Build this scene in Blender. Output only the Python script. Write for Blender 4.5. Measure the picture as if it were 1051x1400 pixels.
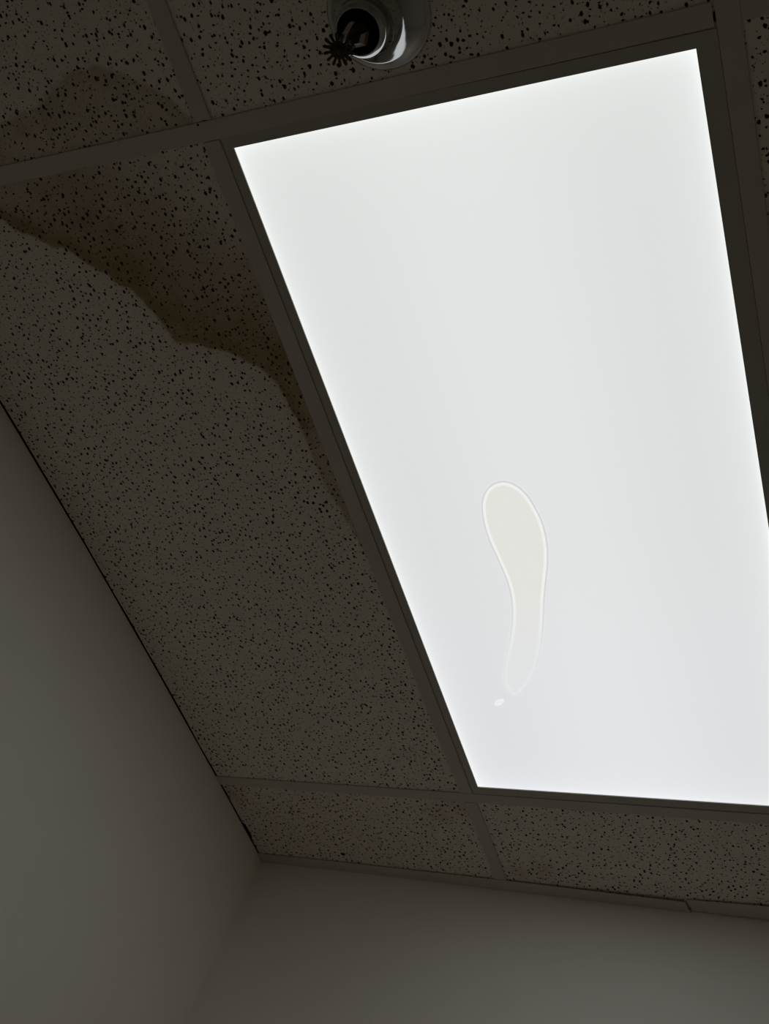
import bpy, bmesh, math, random
from mathutils import Matrix, Vector, noise
random.seed(7)

# ------------------------------------------------------------------ scene, camera, light
for o in list(bpy.data.objects):
    bpy.data.objects.remove(o)
scene = bpy.context.scene
COL = scene.collection
CH = 2.25                       # height of the suspended ceiling (underside of the tees)

F_PX = 1572.79                  # focal length for a 1051 x 1400 frame
R_CV = Matrix(((0.8986620, 0.2968801, 0.3229068),
               (-0.0431303, 0.7923896, -0.6084887),
               (-0.4365162, 0.5328986, 0.7248950)))
CAM = Vector((0.7773204, -0.3105861, CH - 1.2144358))
cam_data = bpy.data.cameras.new('camera')
cam = bpy.data.objects.new('camera', cam_data)
COL.objects.link(cam)
cam_data.sensor_fit = 'AUTO'
cam_data.sensor_width = 36.0
cam_data.lens = 36.0 * F_PX / 1400.0
cam_data.clip_start = 0.02
cam.matrix_world = Matrix.Translation(CAM) @ (R_CV.transposed() @ Matrix.Diagonal((1, -1, -1))).to_4x4()
scene.camera = cam

world = bpy.data.worlds.new('world')
scene.world = world
world.use_nodes = True
world.node_tree.nodes['Background'].inputs[0].default_value = (0, 0, 0, 1)
world.node_tree.nodes['Background'].inputs[1].default_value = 0.0

vs = scene.view_settings
vs.view_transform = 'Standard'
vs.look = 'None'
vs.gamma = 1.0
vs.use_curve_mapping = False
vs.exposure = 0.0
scene.cycles.max_bounces = 16       # a closed, pale room lit by one panel: keep the interreflections
scene.cycles.diffuse_bounces = 14
PANEL = 0.79                    # radiance of the lit panel's diffuser


def at(x, y, z=0.0):
    """point of the photograph (px) on the horizontal plane z above the tee undersides -> plan u, v"""
    d = R_CV.transposed() @ Vector(((x - 525.5) / F_PX, (y - 700.0) / F_PX, 1.0))
    s = (CH + z - CAM.z) / d.z
    p = CAM + d * s
    return (p.x, p.y)


# ------------------------------------------------------------------ helpers
def mesh_obj(name, bm, mat=None, parent=None, smooth=False):
    me = bpy.data.meshes.new(name)
    bm.normal_update()
    bm.to_mesh(me)
    bm.free()
    o = bpy.data.objects.new(name, me)
    COL.objects.link(o)
    if mat:
        me.materials.append(mat)
    if smooth:
        for p in me.polygons:
            p.use_smooth = True
    if parent:
        o.parent = parent
    return o


def add_box(bm, x0, x1, y0, y1, z0, z1):
    vs_ = [bm.verts.new(p) for p in ((x0, y0, z0), (x1, y0, z0), (x1, y1, z0), (x0, y1, z0),
                                     (x0, y0, z1), (x1, y0, z1), (x1, y1, z1), (x0, y1, z1))]
    for f in ((3, 2, 1, 0), (4, 5, 6, 7), (0, 1, 5, 4), (1, 2, 6, 5), (2, 3, 7, 6), (3, 0, 4, 7)):
        bm.faces.new([vs_[i] for i in f])


def add_prism(bm, poly, z0, z1):
    """vertical prism on a counter-clockwise plan polygon"""
    a = [bm.verts.new((x, y, z0)) for x, y in poly]
    b = [bm.verts.new((x, y, z1)) for x, y in poly]
    n = len(poly)
    bm.faces.new(a[::-1])
    bm.faces.new(b)
    for i in range(n):
        j = (i + 1) % n
        bm.faces.new((a[i], a[j], b[j], b[i]))


def add_lathe(bm, prof, seg=64, cx=0, cy=0, close=False):
    rings = []
    for r, z in prof:
        rings.append([bm.verts.new((cx + r * math.cos(2 * math.pi * k / seg), cy + r * math.sin(2 * math.pi * k / seg), z)) for k in range(seg)])
    pairs = list(zip(rings[:-1], rings[1:]))
    if close:
        pairs.append((rings[-1], rings[0]))
    for A, B in pairs:
        for k in range(seg):
            j = (k + 1) % seg
            bm.faces.new((A[k], A[j], B[j], B[k]))
    return rings


def add_tube(bm, pts, r, seg=10):
    rings = []
    n = len(pts)
    pts = [Vector(p) for p in pts]
    up = None
    for i, p in enumerate(pts):
        t = (pts[min(i + 1, n - 1)] - pts[max(i - 1, 0)]).normalized()
        if up is None:
            up = t.orthogonal().normalized()
        up = (up - t * up.dot(t)).normalized()
        s = t.cross(up)
        rr = r[i] if isinstance(r, (list, tuple)) else r
        rings.append([bm.verts.new(p + (up * math.cos(2 * math.pi * k / seg) + s * math.sin(2 * math.pi * k / seg)) * rr) for k in range(seg)])
    for A, B in zip(rings[:-1], rings[1:]):
        for k in range(seg):
            j = (k + 1) % seg
            bm.faces.new((A[k], A[j], B[j], B[k]))
    bm.faces.new(rings[0][::-1])
    bm.faces.new(rings[-1])


def tag(o, label=None, cat=None, group=None, kind=None):
    if label: o['label'] = label
    if cat: o['category'] = cat
    if group: o['group'] = group
    if kind: o['kind'] = kind
    return o


# ------------------------------------------------------------------ materials
def new_mat(name):
    m = bpy.data.materials.new(name)
    m.use_nodes = True
    nt = m.node_tree
    return m, nt, nt.nodes['Principled BSDF']


def N(nt, typ, **kw):
    n = nt.nodes.new(typ)
    for k, v in kw.items():
        setattr(n, k, v)
    return n


def math_node(nt, op, a, b=None, c=None, clamp=False):
    n = N(nt, 'ShaderNodeMath', operation=op, use_clamp=clamp)
    for i, v in enumerate((a, b, c)):
        if v is None:
            continue
        if isinstance(v, (int, float)):
            n.inputs[i].default_value = v
        else:
            nt.links.new(v, n.inputs[i])
    return n.outputs[0]


def mix_rgb(nt, fac, a, b, blend='MIX'):
    n = N(nt, 'ShaderNodeMix', data_type='RGBA', blend_type=blend)
    for sock, v in ((n.inputs['Factor'], fac), (n.inputs['A'], a), (n.inputs['B'], b)):
        if sock.type == 'RGBA' and isinstance(v, tuple):
            sock.default_value = (*v, 1)
        elif isinstance(v, (int, float)):
            sock.default_value = v
        else:
            nt.links.new(v, sock)
    return n.outputs['Result']


def ss(nt, v, lo, hi):
    n = N(nt, 'ShaderNodeMapRange', interpolation_type='SMOOTHSTEP')
    nt.links.new(v, n.inputs['Value'])
    n.inputs['From Min'].default_value = lo
    n.inputs['From Max'].default_value = hi
    return n.outputs[0]


def paint(name, col, rough=0.6, bump=0.0, scale=300, mottled=0.0):
    m, nt, b = new_mat(name)
    b.inputs['Base Color'].default_value = (*col, 1)
    b.inputs['Roughness'].default_value = rough
    b.inputs['Specular IOR Level'].default_value = 0.3
    tc = N(nt, 'ShaderNodeTexCoord')
    if mottled:
        nz = N(nt, 'ShaderNodeTexNoise')
        nz.inputs['Scale'].default_value = 9
        nz.inputs['Detail'].default_value = 5
        nt.links.new(tc.outputs['Object'], nz.inputs['Vector'])
        f = ss(nt, nz.outputs['Fac'], 0.35, 0.7)
        nt.links.new(mix_rgb(nt, f, col, tuple(c * (1 - mottled) for c in col)), b.inputs['Base Color'])
    if bump:
        nz = N(nt, 'ShaderNodeTexNoise')
        nz.inputs['Scale'].default_value = scale
        nz.inputs['Detail'].default_value = 3
        nt.links.new(tc.outputs['Object'], nz.inputs['Vector'])
        bp = N(nt, 'ShaderNodeBump')
        bp.inputs['Strength'].default_value = bump
        bp.inputs['Distance'].default_value = 0.002
        nt.links.new(nz.outputs['Fac'], bp.inputs['Height'])
        nt.links.new(bp.outputs['Normal'], b.inputs['Normal'])
    return m


def tile_material():
    """mineral-fibre tile: off-white, pierced by irregular pinholes; water stain read from the mesh"""
    m, nt, b = new_mat('mineral_fibre_tile')
    b.inputs['Roughness'].default_value = 0.95
    b.inputs['Specular IOR Level'].default_value = 0.1
    tc = N(nt, 'ShaderNodeTexCoord')
    obj = tc.outputs['Object']
    # wobble the coordinates so that holes are ragged
    nz = N(nt, 'ShaderNodeTexNoise')
    nz.inputs['Scale'].default_value = 260
    nz.inputs['Detail'].default_value = 2
    nt.links.new(obj, nz.inputs['Vector'])
    sub = N(nt, 'ShaderNodeVectorMath', operation='SUBTRACT')
    nt.links.new(nz.outputs['Color'], sub.inputs[0])
    sub.inputs[1].default_value = (0.5, 0.5, 0.5)
    sca = N(nt, 'ShaderNodeVectorMath', operation='SCALE')
    nt.links.new(sub.outputs[0], sca.inputs[0])
    sca.inputs['Scale'].default_value = 0.0030
    add = N(nt, 'ShaderNodeVectorMath', operation='ADD')
    nt.links.new(obj, add.inputs[0])
    nt.links.new(sca.outputs[0], add.inputs[1])

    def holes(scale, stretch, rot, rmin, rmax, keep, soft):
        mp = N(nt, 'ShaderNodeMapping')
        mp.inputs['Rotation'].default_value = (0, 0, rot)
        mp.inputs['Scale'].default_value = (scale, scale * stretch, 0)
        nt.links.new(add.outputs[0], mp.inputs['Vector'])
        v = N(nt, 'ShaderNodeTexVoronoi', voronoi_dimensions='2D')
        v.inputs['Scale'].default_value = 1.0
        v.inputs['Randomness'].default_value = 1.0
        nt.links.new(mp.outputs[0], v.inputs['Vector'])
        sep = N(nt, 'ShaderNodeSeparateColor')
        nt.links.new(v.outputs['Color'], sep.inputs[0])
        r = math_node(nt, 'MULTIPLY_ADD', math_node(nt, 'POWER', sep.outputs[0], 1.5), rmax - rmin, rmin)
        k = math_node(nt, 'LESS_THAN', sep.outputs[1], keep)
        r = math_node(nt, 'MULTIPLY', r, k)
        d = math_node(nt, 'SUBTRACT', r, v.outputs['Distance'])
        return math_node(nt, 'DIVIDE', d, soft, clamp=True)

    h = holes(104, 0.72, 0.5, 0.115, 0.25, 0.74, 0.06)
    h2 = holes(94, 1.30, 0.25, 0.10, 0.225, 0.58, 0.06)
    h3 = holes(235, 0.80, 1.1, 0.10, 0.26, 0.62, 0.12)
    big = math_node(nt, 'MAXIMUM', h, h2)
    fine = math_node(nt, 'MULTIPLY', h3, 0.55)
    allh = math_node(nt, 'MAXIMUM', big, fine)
    # stain
    att = N(nt, 'ShaderNodeAttribute', attribute_name='stain')
    wob = N(nt, 'ShaderNodeTexNoise')
    wob.inputs['Scale'].default_value = 22
    wob.inputs['Detail'].default_value = 6
    nt.links.new(obj, wob.inputs['Vector'])
    st = math_node(nt, 'MULTIPLY', att.outputs['Fac'], math_node(nt, 'MULTIPLY_ADD', wob.outputs['Fac'], 0.7, 0.65), clamp=True)
    base = mix_rgb(nt, ss(nt, wob.outputs['Fac'], 0.3, 0.75), (0.79, 0.735, 0.64), (0.745, 0.695, 0.61))
    stained = mix_rgb(nt, st, base, (0.335, 0.25, 0.135))
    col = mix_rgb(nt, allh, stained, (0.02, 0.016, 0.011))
    nt.links.new(col, b.inputs['Base Color'])
    # relief
    gr = N(nt, 'ShaderNodeTexNoise')
    gr.inputs['Scale'].default_value = 900
    gr.inputs['Detail'].default_value = 2
    nt.links.new(obj, gr.inputs['Vector'])
    hgt = math_node(nt, 'SUBTRACT', math_node(nt, 'MULTIPLY', gr.outputs['Fac'], 0.25), allh)
    bp = N(nt, 'ShaderNodeBump')
    bp.inputs['Strength'].default_value = 0.5
    bp.inputs['Distance'].default_value = 0.0015
    nt.links.new(hgt, bp.inputs['Height'])
    nt.links.new(bp.outputs['Normal'], b.inputs['Normal'])
    return m


def metal(name, col, rough):
    m, nt, b = new_mat(name)
    b.inputs['Base Color'].default_value = (*col, 1)
    b.inputs['Metallic'].default_value = 1.0
    tc = N(nt, 'ShaderNodeTexCoord')
    nz = N(nt, 'ShaderNodeTexNoise')
    nz.inputs['Scale'].default_value = 60
    nz.inputs['Detail'].default_value = 4
    nt.links.new(tc.outputs['Object'], nz.inputs['Vector'])
    nt.links.new(math_node(nt, 'MULTIPLY_ADD', nz.outputs['Fac'], rough * 0.8, rough * 0.6), b.inputs['Roughness'])
    return m


M_tile = tile_material()
M_tee = paint('tee_white_enamel', (0.57, 0.545, 0.485), 0.45, mottled=0.06)
M_frame = paint('panel_frame_enamel', (0.48, 0.465, 0.43), 0.4, mottled=0.04)
M_wall = paint('wall_cream_paint', (0.91, 0.87, 0.805), 0.6, bump=0.08, scale=220, mottled=0.02)
M_wall2 = paint('wall_taupe_paint', (0.62, 0.59, 0.54), 0.6, bump=0.08, scale=220, mottled=0.02)
M_floor = paint('floor_vinyl', (0.83, 0.80, 0.75), 0.5, mottled=0.12)
M_deck = paint('deck_concrete', (0.10, 0.10, 0.10), 0.9, bump=0.3, scale=40)
M_black = paint('hole_shade_black', (0.012, 0.010, 0.008), 0.9)
M_chrome = metal('sprinkler_chrome', (0.52, 0.53, 0.54), 0.09)
M_bronze = metal('sprinkler_dark_brass', (0.055, 0.040, 0.028), 0.5)
M_bulb = paint('bulb_glass', (0.03, 0.010, 0.008), 0.15)


def diffuser_material(lu0, lu1, lv0, lv1):
    m, nt, b = new_mat('lit_diffuser')
    b.inputs['Base Color'].default_value = (0.5, 0.5, 0.5, 1)
    b.inputs['Roughness'].default_value = 0.5
    b.inputs['Specular IOR Level'].default_value = 0.1
    tc = N(nt, 'ShaderNodeTexCoord')
    sep = N(nt, 'ShaderNodeSeparateXYZ')
    nt.links.new(tc.outputs['Object'], sep.inputs[0])
    x, y = sep.outputs[0], sep.outputs[1]
    dx = math_node(nt, 'MINIMUM', math_node(nt, 'SUBTRACT', x, lu0), math_node(nt, 'SUBTRACT', lu1, x))
    dy = math_node(nt, 'MINIMUM', math_node(nt, 'SUBTRACT', y, lv0), math_node(nt, 'SUBTRACT', lv1, y))
    # edge-lit panel: the diffuser is brighter next to the LED strips in the frame
    def glow(d, r, k):
        return math_node(nt, 'MULTIPLY', math_node(nt, 'POWER', 2.718, math_node(nt, 'DIVIDE', d, -r)), k)
    g = 0.955
    for term in (glow(dx, 0.006, 0.14), glow(dx, 0.024, 0.11), glow(dy, 0.006, 0.10), glow(dy, 0.030, 0.11),
                 math_node(nt, 'MULTIPLY', ss(nt, dx, 0.05, 0.26), 0.055)):
        g = math_node(nt, 'ADD', term, g)
    t = math_node(nt, 'DIVIDE', math_node(nt, 'SUBTRACT', y, lv0), lv1 - lv0, clamp=True)
    col = mix_rgb(nt, t, (0.92, 0.948, 0.93), (0.918, 0.935, 0.965))
    nt.links.new(col, b.inputs['Emission Color'])
    nt.links.new(math_node(nt, 'MULTIPLY', g, PANEL), b.inputs['Emission Strength'])
    return m


def painted_backlight(name, col, k):
    m, nt, b = new_mat(name)
    b.inputs['Base Color'].default_value = (0.5, 0.5, 0.5, 1)
    b.inputs['Roughness'].default_value = 0.3
    b.inputs['Emission Color'].default_value = (*col, 1)
    b.inputs['Emission Strength'].default_value = PANEL * k  # own emission imitates panel light shining through
    return m


# ------------------------------------------------------------------ the room
G = 0.6096                      # 2 ft ceiling module
HW = 0.0119                     # half width of a tee flange
ROOM_R, ROOM_F = 1.60, -1.60    # right wall, front wall (behind the camera)
TOP = CH + 0.32

# left wall (slightly bowed drywall) and back wall
WL = [(-0.575, ROOM_F), (-0.562, -0.30), (-0.5445, 0.30), (-0.5335, 0.62), (-0.5300, 0.90), (-0.5300, 1.2072), (-0.5325, 1.4478), (-0.5335, 1.4735)]
WB = [(-0.5335, 1.4735), (-0.16, 1.4775), (0.0, 1.4815), (0.34, 1.4847), (ROOM_R, 1.4990)]


def wall_u(v):
    for (a, b), (c, d) in zip(WL[:-1], WL[1:]):
        if v <= d:
            return a + (c - a) * (v - b) / (d - b)
    return WL[-1][0]


def wall_v(u):
    for (a, b), (c, d) in zip(WB[:-1], WB[1:]):
        if u <= c:
            return b + (d - b) * (u - a) / (c - a)
    return WB[-1][1]


bm = bmesh.new()
add_prism(bm, WL + [(-0.70, 1.4735), (-0.70, ROOM_F)], 0, CH + 0.0015)      # drywall stops at ceiling level, dark void above
tag(mesh_obj('wall_left', bm, M_wall), 'cream painted wall on the left, meeting the ceiling tiles without trim', kind='structure')
bm = bmesh.new()
add_prism(bm, WB + [(ROOM_R, 1.62), (-0.70, 1.62), (-0.70, 1.4735)], 0, TOP)
tag(mesh_obj('wall_back', bm, M_wall), 'cream painted wall below the metal wall angle', kind='structure')
bm = bmesh.new()
add_box(bm, ROOM_R, ROOM_R + 0.12, ROOM_F, 1.62, 0, TOP)
tag(mesh_obj('wall_right', bm, M_wall2), 'taupe painted wall opposite the left wall', kind='structure')
bm = bmesh.new()
add_box(bm, -0.70, ROOM_R + 0.12, ROOM_F - 0.12, ROOM_F, 0, TOP)
tag(mesh_obj('wall_front', bm, M_wall2), 'taupe painted wall behind the viewer', kind='structure')
bm = bmesh.new()
add_box(bm, -0.70, ROOM_R + 0.12, ROOM_F - 0.12, 1.62, -0.1, 0)
tag(mesh_obj('floor', bm, M_floor), 'plain beige vinyl floor', kind='structure')
bm = bmesh.new()
add_box(bm, -0.70, ROOM_R + 0.12, ROOM_F - 0.12, 1.62, TOP, TOP + 0.1)
ceiling = tag(mesh_obj('ceiling', bm, M_deck), 'suspended ceiling of pierced off-white tiles in a metal grid', kind='structure')


# ------------------------------------------------------------------ suspended grid
def tee(name, a, b, hang=0.0):
    """inverted tee from plan point a to b: hemmed flange below, web above"""
    a, b = Vector(a), Vector(b)
    d = b - a
    L = d.length
    prof = [(-HW, 0.0004), (-HW + 0.0006, 0), (HW - 0.0006, 0), (HW, 0.0004), (HW, 0.0022), (0.0009, 0.0024), (0.0009, 0.026),
            (0.003, 0.027), (0.003, 0.033), (-0.003, 0.033), (-0.003, 0.027), (-0.0009, 0.026), (-0.0009, 0.0024), (-HW, 0.0022)]
    bm = bmesh.new()
    A = [bm.verts.new((0, -y, z)) for y, z in prof]
    B = [bm.verts.new((L, -y, z)) for y, z in prof]
    n = len(prof)
    bm.faces.new(A)
    bm.faces.new(B[::-1])
    for i in range(n):
        j = (i + 1) % n
        bm.faces.new((A[j], A[i], B[i], B[j]))
    bmesh.ops.recalc_face_normals(bm, faces=bm.faces)
    o = mesh_obj(name, bm, M_tee, ceiling)
    o.location = (a.x, a.y, CH - hang)
    o.rotation_euler = (0, 0, math.atan2(d.y, d.x))
    return o


H0L, H0R = -0.0025, 0.0          # slight sag in plan of the long tee over the light
e = 0.0006
# the tees across the room (constant v)
for v0, v1, v2 in ((-0.0030, 0.0012, -0.0014), (2 * G - 0.0005, 2 * G - 0.0008, 2 * G + 0.0005)):
    ul = wall_u(v0)
    tee('cross_tee', (ul + 0.001, v0), (0.0, v1))
    tee('cross_tee', (0.0, v1), (G - HW - 0.0022, v2))
    tee('cross_tee', (G + HW + e, v2), (ROOM_R - 0.001, v2))
# the tees along the light
tee('main_tee', (G + 0.0004, ROOM_F + 0.02), (G + 0.0004, wall_v(G) - 0.02))
tee('cross_tee', (0.0004, HW + 0.0020), (-0.0002, 2 * G - HW - 0.0016))
tee('cross_tee', (0.0015, 2 * G + HW + e - 0.0006), (0.0013, wall_v(0) - 0.029))
tee('cross_tee', (0.0010, ROOM_F + 0.02), (-0.0004, -HW - 0.0004))
for ua in (2 * G,):
    tee('cross_tee', (ua, ROOM_F + 0.02), (ua, -HW - 0.002))
    tee('cross_tee', (ua, HW), (ua, 2 * G - HW - e))
    tee('cross_tee', (ua, 2 * G + HW + e), (ua, wall_v(ua) - 0.029))


# wall angle along the back wall: two lengths butting in a slanted joint, and along the walls out of view
def angle_strip(name, inner, outer, drops, label, upstand=True):
    """strip between an inner edge and the wall; drops: how far each station hangs below the grid"""
    bm = bmesh.new()
    n = len(inner)
    lo = [[bm.verts.new((x, y, CH - d)) for (x, y), d in zip(row, drops)] for row in (inner, outer)]
    hi = [[bm.verts.new((x, y, CH - d + 0.0014)) for (x, y), d in zip(row, drops)] for row in (inner, outer)]
    for i in range(n - 1):
        bm.faces.new((lo[0][i], lo[0][i + 1], lo[1][i + 1], lo[1][i]))
        bm.faces.new((hi[0][i], hi[0][i + 1], hi[1][i + 1], hi[1][i]))
        for r in (0, 1):
            bm.faces.new((lo[r][i], lo[r][i + 1], hi[r][i + 1], hi[r][i]))
    for i in (0, n - 1):
        bm.faces.new((lo[0][i], lo[1][i], hi[1][i], hi[0][i]))
    if upstand:
        add_prism(bm, [(x, y - 0.001) for x, y in outer] + outer[::-1], CH + 0.0014, CH + 0.022)
    bmesh.ops.recalc_face_normals(bm, faces=bm.faces)
    return tag(mesh_obj(name, bm, M_tee), label, kind='structure')


j_in, j_out = 0.3425, 0.3470
a_in = [(-0.5310, 1.4452), (-0.28, 1.4468), (0.053, 1.4513), (j_in, 1.4555)]
a_out = [(-0.5310, wall_v(-0.531) - e), (-0.28, wall_v(-0.28) - e), (0.053, wall_v(0.053) - e), (j_out, wall_v(j_out) - e)]
angle_strip('trim_1', a_in, a_out, (0.0, 0.0002, 0.0012, 0.0042), 'wall angle strip on the back wall, left of the slanted joint')
b_in = [(j_in + 0.0030, 1.4520), (0.484, 1.4462), (ROOM_R - 0.002, 1.4640)]
b_out = [(j_out + 0.0030, wall_v(j_out) - 0.0022), (0.484, wall_v(0.484) - 0.0022), (ROOM_R - 0.002, wall_v(ROOM_R) - 0.0022)]
angle_strip('trim_2', b_in, b_out, (0.0008, 0.0022, 0.0022), 'wall angle strip on the back wall, right of the slanted joint', upstand=False)

# ------------------------------------------------------------------ tiles
ZT = 0.0026


def seg_dist(p, poly):
    """distance to polyline and signed side (positive = left of travel direction)"""
    best, sgn = 1e9, 1
    for (x0, y0), (x1, y1) in zip(poly[:-1], poly[1:]):
        dx, dy = x1 - x0, y1 - y0
        t = max(0, min(1, ((p[0] - x0) * dx + (p[1] - y0) * dy) / (dx * dx + dy * dy)))
        qx, qy = x0 + t * dx, y0 + t * dy
        d = math.hypot(p[0] - qx, p[1] - qy)
        if d < best:
            best = d
            sgn = 1 if dx * (p[1] - y0) - dy * (p[0] - x0) > 0 else -1
    return best, sgn


def sm(x, a, b):
    t = max(0.0, min(1.0, (x - a) / (b - a)))
    return t * t * (3 - 2 * t)


def px(*pts):
    return [at(x, y, ZT) for x, y in pts]


# tide lines of the water stains, as they run over the tiles
TIDE_BIG = px((-60, 262), (-10, 296), (25, 318), (60, 334), (92, 344), (120, 362), (140, 374), (165, 391), (190, 408), (208, 428), (228, 452), (240, 466), (262, 472),
              (290, 478), (325, 487), (352, 503), (372, 521), (390, 547), (402, 570), (412, 596), (424, 625), (436, 652), (452, 676), (466, 700))
TIDE_TOP = px((-40, 172), (10, 164), (40, 152), (62, 132), (72, 114), (88, 99), (108, 94), (125, 88), (150, 88), (172, 96), (196, 108), (222, 124), (246, 140), (262, 160))
U0 = 0.0


def ragged(p, k=1.0):
    """small wander of a tide line (m)"""
    return k * (0.0050 * noise.noise(Vector((p[0] * 34, p[1] * 34, 1.7))) + 0.0032 * noise.noise(Vector((p[0] * 95, p[1] * 95, 5.1))))


def stain_big(p):
    d, s = seg_dist(p, TIDE_BIG)
    d = -s * d + ragged(p)          # positive on the wet side (towards the tee and the corner by the light)
    if d > 0:
        k = 0.30 + 0.66 * math.exp(-(d / 0.135) ** 2)
        edge = 0.16 * math.exp(-((d - 0.008) / 0.008) ** 2)
        far = sm(d, 0.12, 0.25)
        q = at(410, 590, ZT)
        tail = 1 - 0.42 * sm(p[1], q[1] - 0.07, q[1] + 0.05)
        # thinner towards the wall, where the water came last
        wall = 1 - 0.42 * sm(-p[0], 0.20, 0.36) * sm(d, 0.012, 0.04)
        return min(1, (k * (1 - 0.75 * far) + edge) * sm(d, -0.001, 0.005) * tail * wall)
    return 0.14 * math.exp(d / 0.014)


def stain_top(p):
    d, s = seg_dist(p, TIDE_TOP)
    d = s * d + ragged(p)
    if d > 0:
        return (0.42 + 0.16 * math.exp(-d / 0.02)) * sm(d, 0, 0.006) * (1 - 0.35 * sm(d, 0.05, 0.14))
    return 0.05


def blob(c, r, k):
    cx, cy = at(*c, ZT)
    return lambda p: k * math.exp(-(((p[0] - cx) ** 2 + (p[1] - cy) ** 2) / r ** 2))


b1, b2, b3, b4 = blob((600, 1112), 0.030, 0.30), blob((634, 1104), 0.03, 0.38), blob((318, 1085), 0.03, 0.30), blob((420, 1120), 0.25, 0.14)
c1, c2 = blob((715, 1193), 0.03, 0.28), blob((740, 1190), 0.025, 0.3)
r1, r2 = blob((10, 270), 0.04, 0.25), blob((615, 1070), 0.05, 0.0)


def tile(u0, u1, v0, v1, stain=None, step=0.05, left=None, back=None, hole=None, notch=None, dz=0.0):
    """lay-in tile; left/back: outlines of the room the tile is cut to"""
    bm = bmesh.new()
    if left: u0 = left(v0)
    if back: v1 = back(u0)
    nu, nv = max(1, round((u1 - u0) / step)), max(1, round((v1 - v0) / step))
    lay = bm.verts.layers.float.new('stain')
    g = []
    for j in range(nv + 1):
        row = []
        for i in range(nu + 1):
            fu, fv = i / nu, j / nv
            v = v0 + (v1 - v0) * fv
            a = left(v) if left else u0
            u = a + (u1 - a) * fu
            if back:
                v = v0 + (back(u) - v0) * fv
            z = 0.0
            w = bm.verts.new((u, v, z))
            w[lay] = stain((u, v)) if stain else 0.0
            row.append(w)
        g.append(row)
    for j in range(nv):
        for i in range(nu):
            q = (g[j][i], g[j + 1][i], g[j + 1][i + 1], g[j][i + 1])
            if hole:
                cx = sum(w.co.x for w in q) / 4
                cy = sum(w.co.y for w in q) / 4
                if math.hypot(cx - hole[0], cy - hole[1]) < hole[2]:
                    continue
            bm.faces.new(q)
    # sides and back
    ring = [g[0][i] for i in range(nu + 1)] + [g[j][nu] for j in range(1, nv + 1)] + [g[nv][i] for i in range(nu - 1, -1, -1)] + [g[j][0] for j in range(nv - 1, 0, -1)]
    top = [bm.verts.new((w.co.x, w.co.y, 0.015)) for w in ring]
    n = len(ring)
    for i in range(n):
        j = (i + 1) % n
        bm.faces.new((ring[i], ring[j], top[j], top[i]))
    bm.faces.new(top)
    o = mesh_obj('ceiling_tile', bm, M_tile, ceiling)
    # random texture origin per tile so that no two tiles repeat
    o.location = (0, 0, CH + ZT + dz)
    return o


GAP = 0.0030                     # gap between the cut tiles and the left wall
t_in = 0.0035


def left_gap(v):
    return wall_u(v) + GAP + 0.0012 * noise.noise(Vector((v * 14, 0.3, 0)))


def left_notch(v):
    n0, n1 = at(330, 1126)[1], at(339, 1147)[1]
    return wall_u(v) + GAP + (0.0045 if n0 < v < n1 else 0.0)


SPR = at(516.5, 19.5)
tile(0, -t_in, t_in, 2 * G - t_in, stain=lambda p: max(stain_big(p), r1(p)), step=0.004, left=left_gap)
tile(0, -t_in, 2 * G + t_in, 0, stain=lambda p: max(b1(p), b2(p), b3(p)) + b4(p), step=0.005, left=left_notch, back=lambda u: wall_v(u) - 0.004)
tile(t_in, G - t_in, 2 * G + t_in, 0, stain=lambda p: max(c1(p), c2(p)), step=0.006, back=lambda u: wall_v(u) - 0.004)
tile(0, -t_in, ROOM_F + 0.003, -t_in, stain=stain_top, step=0.006, left=left_gap)
tile(t_in, G - t_in, ROOM_F + 0.003, -t_in, step=0.012, hole=(SPR[0], SPR[1], 0.03))
for ua, ub in ((G + t_in, 2 * G - t_in), (2 * G + t_in, ROOM_R - 0.003)):
    tile(ua, ub, t_in, 2 * G - t_in)
    tile(ua, ub, ROOM_F + 0.003, -t_in)
    tile(ua, ub, 2 * G + t_in, 0, back=lambda u: wall_v(u) - 0.004)

tiles = [o for o in ceiling.children if o.name.startswith('ceiling_tile')]
tag(tiles[0], 'large tile with a brown water stain beside the light')
tag(tiles[1], 'narrow corner tile with rusty spots')
tag(tiles[3], 'tile with an arched brown tide mark')


# black discs for the shade in a small puncture and the grid's rivet holes
def spot(name, pxy, r, parent, z, sx=1.0, ang=0.0):
    bm = bmesh.new()
    n = 14
    c = at(*pxy)
    ring = []
    for k in range(n):
        a = 2 * math.pi * k / n
        rr = r * random.uniform(0.88, 1.1)
        x, y = rr * math.cos(a) * sx, rr * math.sin(a)
        ring.append((c[0] + x * math.cos(ang) - y * math.sin(ang), c[1] + x * math.sin(ang) + y * math.cos(ang)))
    add_prism(bm, ring, z - 0.0003, z + 0.0006)
    o = mesh_obj(name, bm, M_black)
    o.parent = parent
    o.matrix_parent_inverse = Matrix.Translation(parent.location).inverted()
    return o


spot('puncture_shade', (468, 1169), 0.0046, tiles[1], CH + ZT, 1.25)
tees = [o for o in ceiling.children if 'tee' in o.name]


def dot_on_tee(pxy, r):
    bm = bmesh.new()
    c = at(*pxy)
    add_prism(bm, [(c[0] + r * math.cos(k * math.pi / 5), c[1] + r * math.sin(k * math.pi / 5)) for k in range(10)], CH - 0.0003, CH + 0.0004)
    return mesh_obj('rivet_hole_shade', bm, M_black, ceiling)


dot_on_tee((270.5, 170.8), 0.0016)
dot_on_tee((689, 1208), 0.0022)

# ------------------------------------------------------------------ LED panel light
LU0, LU1, LV0, LV1 = 0.0269, 0.5753, 0.0273, 1.1872
panel = bpy.data.objects.new('panel_light', None)
COL.objects.link(panel)
panel.location = (0.301, 0.6075, CH + 0.0004)
tag(panel, 'large lit rectangular panel light set flush in the ceiling grid', 'ceiling light')


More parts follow.
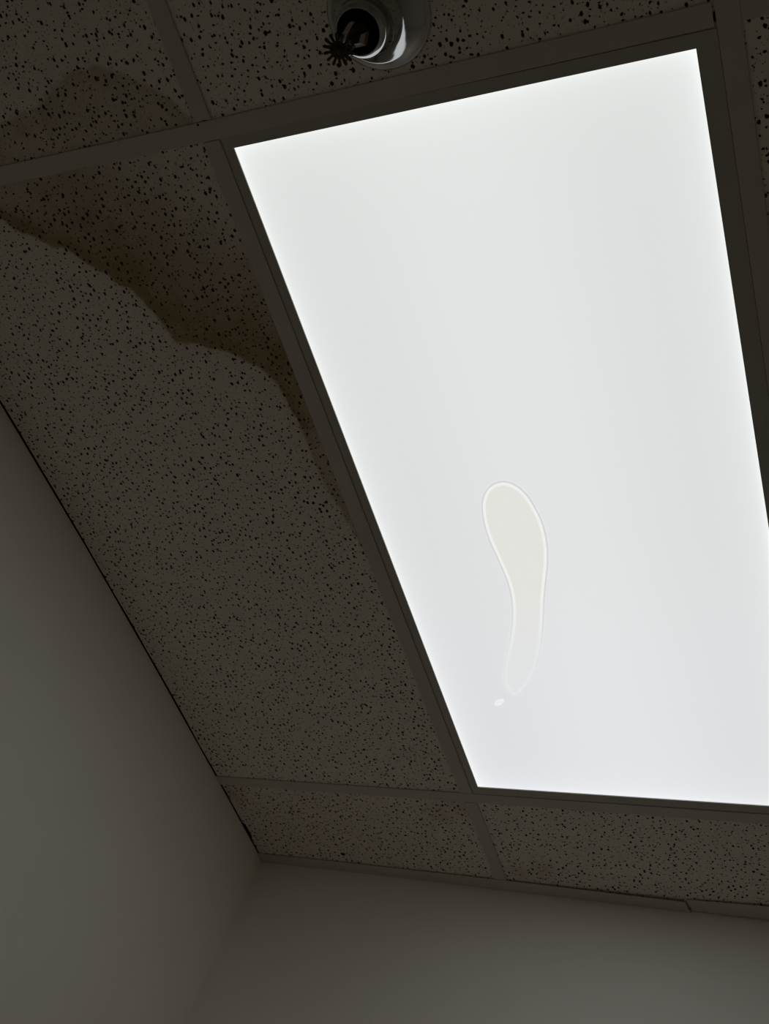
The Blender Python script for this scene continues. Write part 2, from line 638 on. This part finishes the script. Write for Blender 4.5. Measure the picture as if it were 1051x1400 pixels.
def in_panel(o):
    o.parent = panel
    o.matrix_parent_inverse = Matrix.Translation(panel.location).inverted()
    return o


PU0, PU1, PV0, PV1 = 0.0060, G - 0.0050, 0.0062, 2 * G - 0.0062
ZF = CH + 0.0014
# four mitred frame rails
rails = [((PU0, PV0), (PU1, PV0), (LU1, LV0), (LU0, LV0)), ((PU1, PV0), (PU1, PV1), (LU1, LV1), (LU1, LV0)),
         ((PU1, PV1), (PU0, PV1), (LU0, LV1), (LU1, LV1)), ((PU0, PV1), (PU0, PV0), (LU0, LV0), (LU0, LV1))]
QU0, QU1, QV0, QV1 = HW + 0.0018, G - HW - 0.0002, HW + 0.0003, 2 * G - HW - 0.0022      # drop-in lip, pushed into one corner of the opening
lips = [((QU0, QV0), (QU1, QV0), (LU1, LV0), (LU0, LV0)), ((QU1, QV0), (QU1, QV1), (LU1, LV1), (LU1, LV0)),
        ((QU1, QV1), (QU0, QV1), (LU0, LV1), (LU1, LV1)), ((QU0, QV1), (QU0, QV0), (LU0, LV0), (LU0, LV1))]
for rl, lp in zip(rails, lips):
    bm = bmesh.new()
    add_prism(bm, rl, ZF + 0.0012, ZF + 0.010)
    add_prism(bm, lp, CH + 0.0004, ZF + 0.0014)
    bmesh.ops.recalc_face_normals(bm, faces=bm.faces)
    in_panel(mesh_obj('frame_rail', bm, M_frame))
bm = bmesh.new()
add_box(bm, PU0 + 0.001, PU1 - 0.001, PV0 + 0.001, PV1 - 0.001, ZF + 0.0101, ZF + 0.03)
in_panel(mesh_obj('back_box', bm, M_frame))
bm = bmesh.new()
add_box(bm, LU0 + 0.0001, LU1 - 0.0001, LV0 + 0.0001, LV1 - 0.0001, ZF + 0.0006, ZF + 0.0011)
ZD = ZF + 0.0006
diff = in_panel(mesh_obj('diffuser', bm, diffuser_material(LU0, LU1, LV0, LV1)))
diff['label'] = 'glowing white diffuser'

# water trapped on the diffuser: a club-shaped trail and a droplet
zm = lambda pts: [at(640 + x / 4, 640 + y / 4, 0.0028) for x, y in pts]
left_o = [(200, 1170), (203, 1090), (220, 1000), (238, 905), (247, 800), (240, 700), (216, 610), (172, 505), (122, 395), (92, 300), (80, 210), (92, 145), (128, 97), (190, 75)]
right_o = [(258, 95), (320, 150), (370, 230), (407, 315), (428, 420), (430, 520), (420, 620), (411, 720), (405, 850), (395, 950), (375, 1055), (342, 1145), (296, 1212)]
outline = left_o + right_o


def catmull(pts, n=5, closed=False):
    out = []
    m = len(pts)
    for i in range(m if closed else m - 1):
        p = [Vector(pts[(i + k) % m] if closed else pts[max(0, min(m - 1, i + k))]) for k in (-1, 0, 1, 2)]
        for s in range(n):
            t = s / n
            out.append(0.5 * ((2 * p[1]) + (p[2] - p[0]) * t + (2 * p[0] - 5 * p[1] + 4 * p[2] - p[3]) * t * t + (-p[0] + 3 * p[1] - 3 * p[2] + p[3]) * t ** 3))
    if not closed:
        out.append(Vector(pts[-1]))
    return out


def film_material(y0, y1):
    """thin water film, lit through the diffuser; faintly yellow, thinning out at its tail"""
    m, nt, b = new_mat('water_film')
    b.inputs['Base Color'].default_value = (0.5, 0.5, 0.5, 1)
    b.inputs['Roughness'].default_value = 0.3
    att = N(nt, 'ShaderNodeAttribute', attribute_name='rim')
    tl = N(nt, 'ShaderNodeAttribute', attribute_name='tail')
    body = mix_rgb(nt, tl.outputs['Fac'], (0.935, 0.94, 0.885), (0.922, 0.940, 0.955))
    bright = mix_rgb(nt, tl.outputs['Fac'], (1.06, 1.07, 1.06), (0.955, 0.973, 0.987))  # bright rim of the film painted into its glow
    dark = mix_rgb(nt, tl.outputs['Fac'], (0.79, 0.805, 0.79), (0.905, 0.922, 0.937))  # dark outline painted the same way
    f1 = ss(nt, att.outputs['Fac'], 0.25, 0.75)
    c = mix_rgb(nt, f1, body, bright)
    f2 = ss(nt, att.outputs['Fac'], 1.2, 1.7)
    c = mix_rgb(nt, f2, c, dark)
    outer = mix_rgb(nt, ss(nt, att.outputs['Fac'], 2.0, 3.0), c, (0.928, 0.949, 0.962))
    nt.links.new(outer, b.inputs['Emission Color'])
    b.inputs['Emission Strength'].default_value = PANEL  # film glows by itself, standing in for light through the diffuser
    return m


def film_mesh(name, outl_px, rim_w, tail_range, closed=True, centre=None):
    """cross-section rings from the centre line outwards; float layers say where the rim lies"""
    bm = bmesh.new()
    lr, lt = bm.verts.layers.float.new('rim'), bm.verts.layers.float.new('tail')
    L_, R_ = outl_px
    rows = []
    for (a, b) in zip(L_, R_):
        w = (b - a).length
        d = (b - a) / max(w, 1e-6)
        row = []
        tail = sm((a.y + b.y) / 2, *tail_range)
        rw = min(rim_w, w * 0.3)
        for off, rim, hz in ((-0.55, 3.0, 0), (-0.22, 2.0, 0), (0.0, 1.6, 0.3), (0.45, 1.0, 0.9), (0.8, 0.75, 1), (1.4, 0.0, 0.8)):
            row.append((a + d * off * rw, rim, hz))
        mid = []
        for off, rim, hz in ((-0.55, 3.0, 0), (-0.22, 2.0, 0), (0.0, 1.6, 0.3), (0.45, 1.0, 0.9), (0.8, 0.75, 1), (1.4, 0.0, 0.8)):
            mid.append((b - d * off * rw, rim, hz))
        rows.append([(p, r, h, tail) for p, r, h in row + mid[::-1]])
    vr = []
    for row in rows:
        r_ = []
        for p, rim, h, tail in row:
            q = at(p.x, p.y, 0.0028)
            w = bm.verts.new((q[0], q[1], ZD - 0.00015 - 0.0006 * h * (1 - 0.8 * tail)))
            w[lr] = rim
            w[lt] = tail
            r_.append(w)
        vr.append(r_)
    for A, B in zip(vr[:-1], vr[1:]):
        for k in range(len(A) - 1):
            bm.faces.new((A[k], A[k + 1], B[k + 1], B[k]))
    bmesh.ops.recalc_face_normals(bm, faces=bm.faces)
    for f in bm.faces:
        if f.normal.z > 0:
            f.normal_flip()
    return bm


def ring_film(outl, rim_w, tail_range):
    """blister: rings offset inwards from a closed outline (px), filled at the centre"""
    pts = catmull(outl, 4, True)
    n = len(pts)
    area = sum(pts[i].x * pts[(i + 1) % n].y - pts[(i + 1) % n].x * pts[i].y for i in range(n))
    sg = 1 if area > 0 else -1
    nrm = []
    for i in range(n):
        t = (pts[(i + 1) % n] - pts[i - 1]).normalized()
        nrm.append(Vector((-t.y, t.x)) * sg)          # inward
    bm = bmesh.new()
    lr, lt = bm.verts.layers.float.new('rim'), bm.verts.layers.float.new('tail')
    rings = []
    for off, rim, h in ((-1.0, 3.0, 0), (-0.35, 2.0, 0.0), (0.0, 1.5, 0.3), (0.4, 1.0, 0.9), (1.0, 0.8, 1.0), (1.8, 0.1, 0.85)):
        ring = []
        for p, nn in zip(pts, nrm):
            q = p + nn * off * rim_w
            tail = sm(q.y, *tail_range)
            u, v = at(q.x, q.y, 0.0028)
            w = bm.verts.new((u, v, ZD - 0.0001 - 0.0006 * h))
            w[lr] = rim
            w[lt] = tail
            ring.append(w)
        rings.append(ring)
    for A, B in zip(rings[:-1], rings[1:]):
        for k in range(n):
            j = (k + 1) % n
            bm.faces.new((A[k], A[j], B[j], B[k]))
    r = bmesh.ops.triangle_fill(bm, use_beauty=True, edges=[bm.edges.get((rings[-1][k], rings[-1][(k + 1) % n])) for k in range(n)])
    for f in bm.faces:
        f.normal_update()
        if f.normal.z > 0:
            f.normal_flip()
    return bm


M_film = film_material(0, 1)
o_px = [(640 + x / 4, 640 + y / 4) for x, y in left_o + right_o + [(248, 1238)]]
bm = ring_film(o_px, 3.0, (790, 915))
water = in_panel(mesh_obj('water_film', bm, M_film))
water.parent = diff
water.matrix_parent_inverse = Matrix.Identity(4)
water['label'] = 'club-shaped trail of trapped water'
dr = [(150, 1290), (152, 1276), (166, 1268), (186, 1264), (191, 1272), (182, 1284), (166, 1293)]
bm = ring_film([(640 + x / 4, 640 + y / 4) for x, y in dr], 1.0, (5000, 6000))
drop = mesh_obj('water_droplet', bm, painted_backlight('water_droplet', (0.98, 0.99, 1.0), 1.04), diff)  # droplet's brightness is painted as emission
water.matrix_parent_inverse = Matrix.Translation(panel.location).inverted()
diff_off = Matrix.Translation(panel.location).inverted()
for o_ in (water, drop):
    o_.matrix_parent_inverse = Matrix.Identity(4)

# ------------------------------------------------------------------ sprinkler
spr = bpy.data.objects.new('sprinkler_head', None)
COL.objects.link(spr)
spr.location = (SPR[0], SPR[1], CH + ZT)
tag(spr, 'chrome fire sprinkler with flared collar and toothed dark deflector', 'sprinkler')
# flared collar: outside, rounded lip, inside
prof = [(0.0585, 0.0), (0.0592, -0.0012), (0.0588, -0.0026), (0.0565, -0.0036), (0.0520, -0.0056), (0.0478, -0.0092), (0.0440, -0.0130), (0.0402, -0.0172), (0.0366, -0.0216),
        (0.0334, -0.0266), (0.0310, -0.0326), (0.0297, -0.0400), (0.0292, -0.0480), (0.0292, -0.0560), (0.0290, -0.0588), (0.0284, -0.0603), (0.0270, -0.0620), (0.0256, -0.0636), (0.0242, -0.0650), (0.0236, -0.0653),
        (0.0232, -0.0645), (0.0232, -0.0300), (0.0200, -0.0200)]
bm = bmesh.new()
add_lathe(bm, prof, 72)
bmesh.ops.recalc_face_normals(bm, faces=bm.faces)
mesh_obj('collar', bm, M_chrome, spr, True)
bm = bmesh.new()
add_lathe(bm, [(0.0228, -0.062), (0.0228, -0.0300), (0.0001, -0.0300)], 48)  # dark liner: shade inside the cup put into its colour
mesh_obj('cup_shade_lining', bm, M_bronze, spr, True)
bm = bmesh.new()
rings = add_lathe(bm, [(0.0001, -0.030), (0.0125, -0.030), (0.0125, -0.060), (0.0150, -0.060), (0.0150, -0.072), (0.0125, -0.074), (0.0085, -0.080), (0.0001, -0.080)], 6)
mesh_obj('body', bm, M_bronze, spr)  # dark tone here also carries the shade in the cup
phi = math.radians(118)
for s in (0, math.pi):
    c, n_ = math.cos(phi + s), math.sin(phi + s)
    bm = bmesh.new()
    add_tube(bm, [(r * c, r * n_, z) for r, z in ((0.011, -0.072), (0.0150, -0.082), (0.0165, -0.093), (0.0155, -0.0985), (0.0110, -0.1095), (0.0050, -0.1155), (0.001, -0.1175))], [0.0026, 0.0026, 0.0024, 0.0024, 0.0026, 0.003, 0.003], 10)
    mesh_obj('frame_arm', bm, M_chrome, spr, True)
bm = bmesh.new()
add_lathe(bm, [(0.0001, -0.078), (0.0016, -0.080), (0.0024, -0.086), (0.0024, -0.1015), (0.0014, -0.1095), (0.0001, -0.1115)], 16)
mesh_obj('glass_bulb', bm, M_bulb, spr, True)
bm = bmesh.new()
add_lathe(bm, [(0.0001, -0.1105), (0.0045, -0.1115), (0.0052, -0.1165), (0.0052, -0.1220), (0.0045, -0.1245), (0.0030, -0.1257), (0.0001, -0.1260)], 24)
mesh_obj('boss', bm, M_bronze, spr, True)
# deflector: dished disc with separate radial teeth
deflector_bm = bmesh.new()
NT = 14
for k in range(NT):
    a0 = 2 * math.pi * k / NT
    poly = []
    for r, da in ((0.0085, -0.165), (0.0105, -0.118), (0.0150, -0.105), (0.0164, -0.06), (0.0168, 0.0), (0.0164, 0.06), (0.0150, 0.105), (0.0105, 0.118), (0.0085, 0.165)):
        poly.append((r * math.cos(a0 + da), r * math.sin(a0 + da)))
    add_prism(deflector_bm, poly, -0.1235, -0.1221)
add_prism(deflector_bm, [(0.0089 * math.cos(2 * math.pi * k / 28), 0.0089 * math.sin(2 * math.pi * k / 28)) for k in range(28)], -0.1236, -0.1220)
mesh_obj('deflector', deflector_bm, M_bronze, spr)
